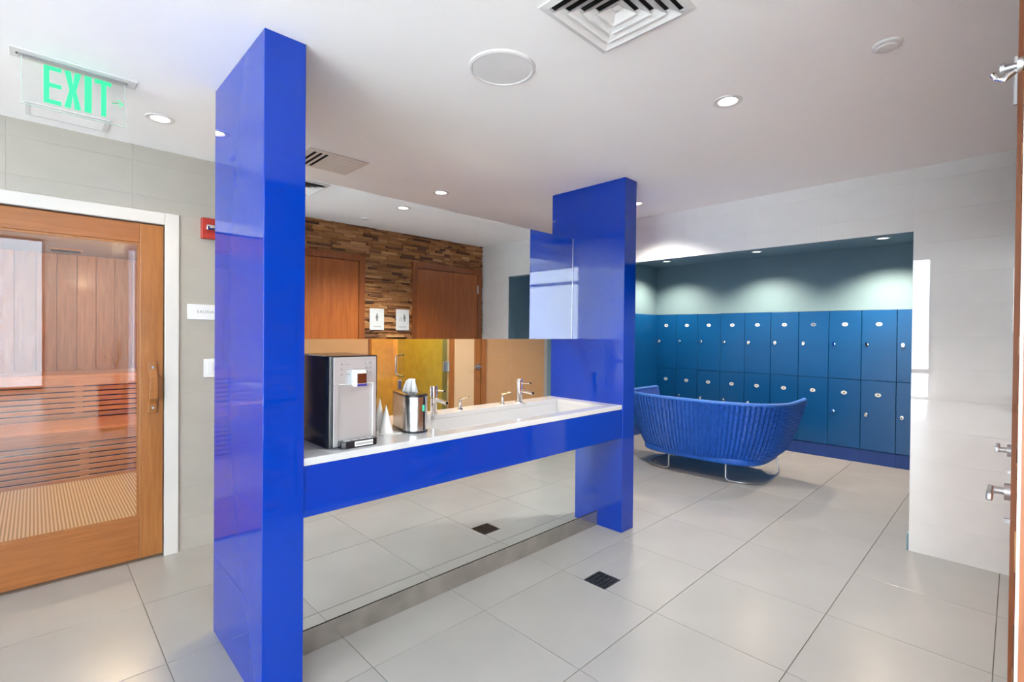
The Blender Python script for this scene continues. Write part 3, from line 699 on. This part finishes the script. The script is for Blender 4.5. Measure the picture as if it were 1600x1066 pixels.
# paper cone cups on a paper sheet
tag(put('napkin', bev(prism([(1.145, 2.225), (1.165, 2.05), (1.258, 2.045), (1.258, 2.225)], ZST + .0005, ZST + .004, 'z'), .0008, 1), M_paper), 'folded white napkin under the paper cones', 'napkin')
for (cx, cy, hh, lab) in ((1.218, 2.183, .152, 'taller white paper cone cup beside the water dispenser'), (1.205, 2.100, .130, 'shorter white paper cone cup nearest the tissue dispenser')):
    tag(put('paper_cone', lathe([(.0325, 0), (.0335, .002), (.001, hh)], 32, (cx, cy, ZST + .0045)), M_paper, None, True), lab, 'paper cup', 'paper cone cups')

# ================================================================== FLOOR DRAIN
t = thing('floor_drain', (2.254, 1.588, -.004), 'square dark grate floor drain in the tiles', 'drain')
dx0, dx1, dy0, dy1 = DR[0] + .001, DR[1] - .001, DR[2] + .001, DR[3] - .001
M_drain = plain('dark_bronze', (.06, .058, .055), .35, .5, metal=.7, var=.3, scale=60)
put('frame', join(box(dx0, dx1, dy0, dy0 + .008, -.004, .0008), box(dx0, dx1, dy1 - .008, dy1, -.004, .0008), box(dx0, dx0 + .008, dy0 + .008, dy1 - .008, -.004, .0008), box(dx1 - .008, dx1, dy0 + .008, dy1 - .008, -.004, .0008)), M_drain, t)
put('pan', box(dx0 + .008, dx1 - .008, dy0 + .008, dy1 - .008, -.0039, -.003), M_dark, t)
bars = []
for k in range(9):
    c = dx0 + .016 + k * .0142; bars.append(box(c - .003, c + .003, dy0 + .008, dy1 - .008, -.0028, .0006))
for k in range(4):
    c = dy0 + .028 + k * .0285; bars.append(box(dx0 + .008, dx1 - .008, c - .003, c + .003, -.0026, .0004))
o = put('grate', join(*bars), M_drain, t)

# ================================================================== CEILING FITTINGS
def downlight(x, y, zc, label, power, angle=130, color=WARM, group='recessed ceiling downlights'):
    t = thing('ceiling_downlight', (x, y, zc), label, 'downlight', group)
    n = 36
    put('trim_ring', lathe([(.040, .004), (.042, -.003), (.050, -.006), (.062, -.004), (.064, -.0005)], n, (x, y, zc), False, False), M_sign, t, True)
    put('baffle', lathe([(.041, .003), (.0395, .015), (.037, .034)], n, (x, y, zc), False, False), M_sign, t, True)
    put('lens', lathe([(.036, .026), (.034, .028)], n, (x, y, zc), True, True), M_lens, t, True)
    put('can', lathe([(.0425, .002), (.0425, .12)], n, (x, y, zc), False, True), M_satin, t, True)
    lamp('lamp', 'SPOT', (x, y, zc - .01), power * LAMP, color, t, spot_size=math.radians(angle), spot_blend=.9, shadow_soft_size=.035)
PW = 125
downlight(*DL[0], ZC, 'recessed downlight in front of the vanity near the round speaker', PW, 130, (1.0, .97, .92))
downlight(*DL[1], ZC, 'recessed downlight beside the exit sign', 12)
downlight(*DL[2], ZC, 'recessed downlight behind the upper mirror', 100)
downlight(*DL[3], ZC, 'recessed downlight just past the far blue pillar', 100, 130, (1.0, .94, .86))
for (p, lab, pw) in zip(LDL, ('locker room downlight farthest from the white wall', 'locker room downlight above the sofa', 'locker room downlight nearest the white wall'), (72, 82, 118)):
    downlight(*p, ZLC, lab, pw, 130, WARM, 'locker room downlights')
put('lamp_lens', lathe([(.05, -.010), (.05, 0)], 24, (.5, 5.3, ZS)), M_lens, ms, True)
lamp('sauna_lamp', 'POINT', (.5, 5.3, 2.05), 45, (1.0, .76, .48), ms, shadow_soft_size=.06)

t = thing('ceiling_speaker', (1.358, 1.471, ZC), 'round white ceiling speaker grille', 'speaker')
put('rim', lathe([(.118, -.004), (.124, -.008), (.133, -.005), (.136, -.0003)], 56, (1.358, 1.471, ZC), False, False), M_sign, t, True)
put('grille', lathe([(.119, -.0045), (.06, -.0055), (.004, -.006)], 56, (1.358, 1.471, ZC), False, True), M_clover, t, True)
t = thing('smoke_detector', (2.242, .344, ZC), 'small flat white smoke detector on the ceiling', 'smoke detector')
put('base', lathe([(.046, -.0003), (.046, -.008), (.040, -.012)], 36, (2.242, .344, ZC)), M_sign, t, True)
put('cap', lathe([(.034, -.0125), (.032, -.017), (.010, -.019)], 36, (2.242, .344, ZC)), M_sign, t, True)
# square diffuser
t = thing('ceiling_diffuser', (1.37, .93, ZC), 'square white air diffuser with concentric louvres', 'air vent')
dcx, dcy, hs = 1.371, .930, .184
def sq(h, z): return [(dcx - h, dcy - h, ZC + z), (dcx + h, dcy - h, ZC + z), (dcx + h, dcy + h, ZC + z), (dcx - h, dcy + h, ZC + z)]
def sqring(p):
    V = []; F = []
    for h, z in p: V += sq(h, z)
    for k in range(len(p) - 1):
        for i in range(4): F.append((k * 4 + i, k * 4 + (i + 1) % 4, k * 4 + 4 + (i + 1) % 4, k * 4 + 4 + i))
    return V, F
put('backing', box(dcx - hs + .02, dcx + hs - .02, dcy - hs + .02, dcy + hs - .02, ZC - .0012, ZC - .0004), M_dark, t)  # no opening cut: dark plate stands in for the shade behind the louvres
put('flange', sqring([(hs, -.0004), (hs, -.005), (hs - .026, -.007), (hs - .028, -.0015)]), M_sign, t)
for h in (.152, .117, .082, .047):
    ring_ = sqring([(h, -.022), (h - .031, -.005), (h - .030, -.003), (h + .001, -.020)])
    put('louvre', ring_ if h > .05 else join(ring_, sqring([(.016, -.006), (.0005, -.010)])), M_sign, t)
# slotted vent behind the mirror
t = thing('ceiling_vent', (1.34, 3.05, ZC), 'square slotted ceiling vent above the mirror', 'air vent')
put('plate', bbx(1.150, 1.523, 2.885, 3.217, ZC - .006, ZC - .0004, .002, 1), plain('vent_cream', (.68, .65, .61), .5), t)
for k in range(3): put('slot', box(1.190 + k * .036, 1.207 + k * .036, 2.925, 3.185, ZC - .0068, ZC - .006), M_dark, t)
for k in range(3): put('closed_slot', bbx(1.375 + k * .036, 1.398 + k * .036, 2.925, 3.185, ZC - .0082, ZC - .006, .0009, 1), MATS['vent_cream'], t)
# access panel by the sauna wall
t = thing('ceiling_access_panel', (.125, 3.37, ZC), 'flat white access panel in the ceiling behind the exit sign', 'access panel')
put('frame', join(box(-.03, .285, 3.27, 3.29, ZC - .005, ZC - .0004), box(-.03, .285, 3.45, 3.47, ZC - .005, ZC - .0004), box(-.03, -.012, 3.29, 3.45, ZC - .005, ZC - .0004), box(.265, .285, 3.29, 3.45, ZC - .005, ZC - .0004)), M_sign, t)
put('door', box(-.010, .263, 3.292, 3.448, ZC - .0035, ZC - .0004), M_ceil, t)
# exit sign
t = thing('exit_sign', (.125, 2.722, ZC - .2), 'clear acrylic exit sign with glowing green letters', 'exit sign')
pl = put('ceiling_plate', bbx(-.069, .323, 2.675, 2.769, ZC - .005, ZC - .0004, .002, 1), M_sign, t)
for xx, r in ((-.045, .006), (-.030, .0035)): put('test_button', lathe([(r, -.0065), (r, -.005)], 14, (xx, 2.722, ZC), True, True), M_dark, pl, True)
put('slot_rail', bbx(-.045, .292, 2.712, 2.732, ZC - .012, ZC - .005, .002, 1), M_satin, t)
ez0, ez1, ex0, ex1 = 2.243, ZC - .012, -.034, .283
pn = put('acrylic_panel', box(ex0, ex1, 2.719, 2.725, ez0, ez1), M_acryl, t)
put('panel_edge', join(box(ex0, ex1, 2.7185, 2.7255, ez0 - .0015, ez0 + .0005), box(ex0 - .0015, ex0 + .0005, 2.7185, 2.7255, ez0, ez1), box(ex1 - .0005, ex1 + .0015, 2.7185, 2.7255, ez0, ez1)), M_edge, pn)
lz0, lz1 = 2.267, 2.416; s = .017
def Lt(p): return prism(p, 2.7168, 2.7188)
def letter_E(x0, x1): return join(Lt([(x0, lz0), (x0 + s, lz0), (x0 + s, lz1), (x0, lz1)]), *[Lt([(x0 + s, a), (x1, a), (x1, a + s * .95), (x0 + s, a + s * .95)]) for a in (lz0, (lz0 + lz1 - s) / 2, lz1 - s * .95)])
put('letter', letter_E(.028, .081), M_exit, t)
a, b, m, c = .089, .141, (lz0 + lz1) / 2, .115
put('letter', Lt([(a, lz0), (a + .020, lz0), (c, m - .022), (b - .020, lz0), (b, lz0), (c + .0105, m), (b, lz1), (b - .020, lz1), (c, m + .022), (a + .020, lz1), (a, lz1), (c - .0105, m)]), M_exit, t)
put('letter', Lt([(.151, lz0), (.174, lz0), (.174, lz1), (.151, lz1)]), M_exit, t)
put('letter', Lt([(.204, lz0), (.221, lz0), (.221, lz1 - s), (.238, lz1 - s), (.238, lz1), (.183, lz1), (.183, lz1 - s), (.204, lz1 - s)]), M_exit, t)
put('arrow', join(tube([(.240, 2.718, 2.331), (.258, 2.718, 2.336), (.274, 2.718, 2.338)], .0014, 6), tube([(.258, 2.718, 2.352), (.277, 2.718, 2.338), (.264, 2.718, 2.322)], .0022, 6)), M_exit, t)
put('arrow_shade', tube([(.240, 2.7165, 2.333), (.258, 2.7165, 2.338), (.262, 2.7165, 2.337)], .0012, 6), M_grey, t)  # shade beside the arrow, painted as a grey line

# ================================================================== LOCKERS
g = .0025
NC = 11
def locker(i):
    y1 = YL0 - i * LW; y0 = y1 - LW
    words = ['first', 'second', 'third', 'fourth', 'fifth', 'sixth', 'seventh', 'eighth', 'ninth', 'tenth', 'eleventh']
    t = thing('locker', (XL + .2, (y0 + y1) / 2, 0), 'two-door blue locker column, %s from the far side wall' % words[i], 'locker', 'blue lockers')
    put('body', box(XL + .024, XL + .45, y0 + .0008, y1 - .0008, .002, ZLT - .001), M_kick, t)
    put('kick_plate', bbx(XL + .004, XL + .022, y0 + .0005, y1 - .0005, .0, .142, .001, 1), M_kick, t)
    for (z0, z1, zn, zl) in ((ZLM + g, ZLT - .002, 1.500, 1.283), (.147, ZLM - g, .745, .530)):
        d = put('door', bbx(XL, XL + .019, y0 + g, y1 - g, z0, z1, .0022, 2), M_locker, t)
        yc = (y0 + y1) / 2
        def disc(y, z, ry, rz, x0, x1):
            return [(x0 if k < 20 else x1, y + ry * math.cos(2 * math.pi * (k % 20) / 20), z + rz * math.sin(2 * math.pi * (k % 20) / 20)) for k in range(40)], [tuple(range(20)), tuple(range(39, 19, -1))] + [(k, (k + 1) % 20, 20 + (k + 1) % 20, 20 + k) for k in range(20)]
        dark = (i == 6 and z0 > .5)
        put('number_plate', disc(yc, zn, .028, .021, XL - .003, XL), M_satin if dark else M_sign, d)
        put('number_mark', disc(yc, zn, .009, .009, XL - .0036, XL - .003), M_grey, d)
        yl = y1 - .05
        lk = put('lock', join(disc(yl, zl, .016, .022, XL - .006, XL), disc(yl, zl, .010, .012, XL - .016, XL - .006)), M_chrome, d, True)
        if (i + (z0 > .5)) % 3: put('key_tag', bbx(XL - .020, XL - .016, yl - .010, yl + .010, zl - .024, zl + .006, .001, 1), M_chrome if i % 2 else M_white, lk)
        else: put('keyhole', box(XL - .0175, XL - .016, yl - .005, yl + .005, zl - .010, zl + .004), M_dark, lk)
for i in range(NC): locker(i)
t = thing('locker_end_panel', (5.8, 3.61, 0), 'plain dark blue panel closing the locker row corner', 'panel')
put('panel', bbx(5.0, XL - .0005, 3.600, 3.6215, .147, ZLT - .001, .001, 1), M_locker, t)
put('kick_plate', box(5.0, XL - .0005, 3.606, 3.6215, 0, .146), M_kick, t)

# ================================================================== WOVEN SOFA
t = thing('woven_sofa', (4.42, 2.17, 0), 'blue woven tub sofa on bent steel legs, facing the lockers', 'sofa', rz=.03)
def outline(s, a, b, vc, tip, n=2.7):
    """s in -1..1 from one arm tip round the back to the other; returns (v depth, u along)"""
    k = .24
    if abs(s) > 1 - k:
        f = (abs(s) - (1 - k)) / k
        return vc + f * (tip - vc), math.copysign(a * (1 - .012 * f * f), s)
    th = s / (1 - k) * math.pi / 2
    c, sn = math.cos(th), math.sin(th)
    return vc - b * abs(c) ** (2 / n), math.copysign(a * abs(sn) ** (2 / n), sn)
def shell_pt(s, f):
    e = f ** .62
    a = .585 + (.785 - .585) * e; back = .10 + (0 - .10) * e; vc = .50
    tip = .80 + .10 * e
    v, u = outline(s, a, vc - back, vc, tip)
    return v, u
# arc-length table so that ribs are evenly spaced
NS, NR = 70, 40
tab = [0]; N0 = 800; last = shell_pt(-1, 1)
for i in range(1, N0 + 1):
    p = shell_pt(-1 + 2 * i / N0, 1); tab.append(tab[-1] + math.hypot(p[0] - last[0], p[1] - last[1])); last = p
def s_of(f):
    L = f * tab[-1]; lo = 0; hi = N0
    while hi - lo > 1:
        m = (lo + hi) // 2
        if tab[m] < L: lo = m
        else: hi = m
    return -1 + 2 * (lo + (L - tab[lo]) / max(1e-9, tab[hi] - tab[lo])) / N0
Z0, Z1 = .215, .742
cols, rows = NS * 4, NR * 3
V, F = [], []
for side in (1, -1):
    for i in range(cols + 1):
        s = s_of(i / cols); s2 = s_of(min(1, i / cols + .002)); s1 = s_of(max(0, i / cols - .002))
        for j in range(rows + 1):
            f = j / rows; v, u = shell_pt(s, f)
            pa, pb = shell_pt(s1, f), shell_pt(s2, f)
            tx_, ty_ = pb[0] - pa[0], pb[1] - pa[1]; L = math.hypot(tx_, ty_) or 1
            nx_, ny_ = -ty_ / L, tx_ / L                      # outward normal (towards smaller v at the back)
            if nx_ * (v - .5) + ny_ * u < 0: nx_, ny_ = -nx_, -ny_
            ph = math.pi * i / 4; rib = .5 + .5 * math.cos(2 * ph)
            row = .5 + .5 * math.cos(2 * math.pi * j / 3 + math.pi * (i // 4 % 2))
            d = side * (.008 + .012 * rib + .0065 * row)
            V.append((v + nx_ * d, u + ny_ * d, Z0 + f * (Z1 - Z0)))
n1 = (cols + 1) * (rows + 1)
for sd_ in range(2):
    for i in range(cols):
        for j in range(rows):
            k = sd_ * n1 + i * (rows + 1) + j; q4 = (k, k + rows + 1, k + rows + 2, k + 1)
            F.append(q4 if sd_ else q4[::-1])
for j in range(rows):
    for i in (0, cols):
        k = i * (rows + 1) + j; F.append((k, k + 1, n1 + k + 1, n1 + k))
put('woven_shell', (V, F), M_wicker, t, True, True)
rim = [(*shell_pt(s_of(i / 120), 1), Z1 + .008) for i in range(121)]
rim = [(rim[0][0] + .004, rim[0][1], Z1 - .05)] + rim + [(rim[-1][0] + .004, rim[-1][1], Z1 - .05)]
put('rim', tube(rim, .019, 10), M_rim, t, True, True)
for sgn in (-1, 1):
    put('arm_edge', tube([(shell_pt(sgn, f)[0], shell_pt(sgn, f)[1], Z0 + f * (Z1 - Z0 + .008)) for f in [k / 12 for k in range(13)]], .017, 10), M_rim, t, True, True)
base = []
for i in range(80):
    a = 2 * math.pi * i / 80; c, sn = math.cos(a), math.sin(a); n = 3.6
    base.append((.52 - .44 * math.copysign(abs(c) ** (2 / n), c), .60 * math.copysign(abs(sn) ** (2 / n), sn)))
bp_ = bev(prism(base, .182, .245, 'z'), .016, 3)
put('base_band', bp_, M_wicker, t, True, True)
put('seat_cushion', bev(prism([(.52 + (x - .52) * .93, y * .95) for x, y in base], .245, .40, 'z'), .03, 3), M_cush, t, True, True)
for sgn in (1, -1):
    p = [(.225, sgn * .285, .185), (.225, sgn * .285, .03), (.222, sgn * .30, .012), (.215, sgn * .33, .008), (.225, sgn * .42, .008), (.27, sgn * .51, .008), (.36, sgn * .575, .008), (.50, sgn * .590, .008), (.80, sgn * .575, .008), (.875, sgn * .560, .009), (.892, sgn * .555, .018), (.898, sgn * .550, .035), (.898, sgn * .530, .188)]
    put('leg', tube(p, .0075, 10), M_satin, t, True, True)

bpy.context.view_layer.update()
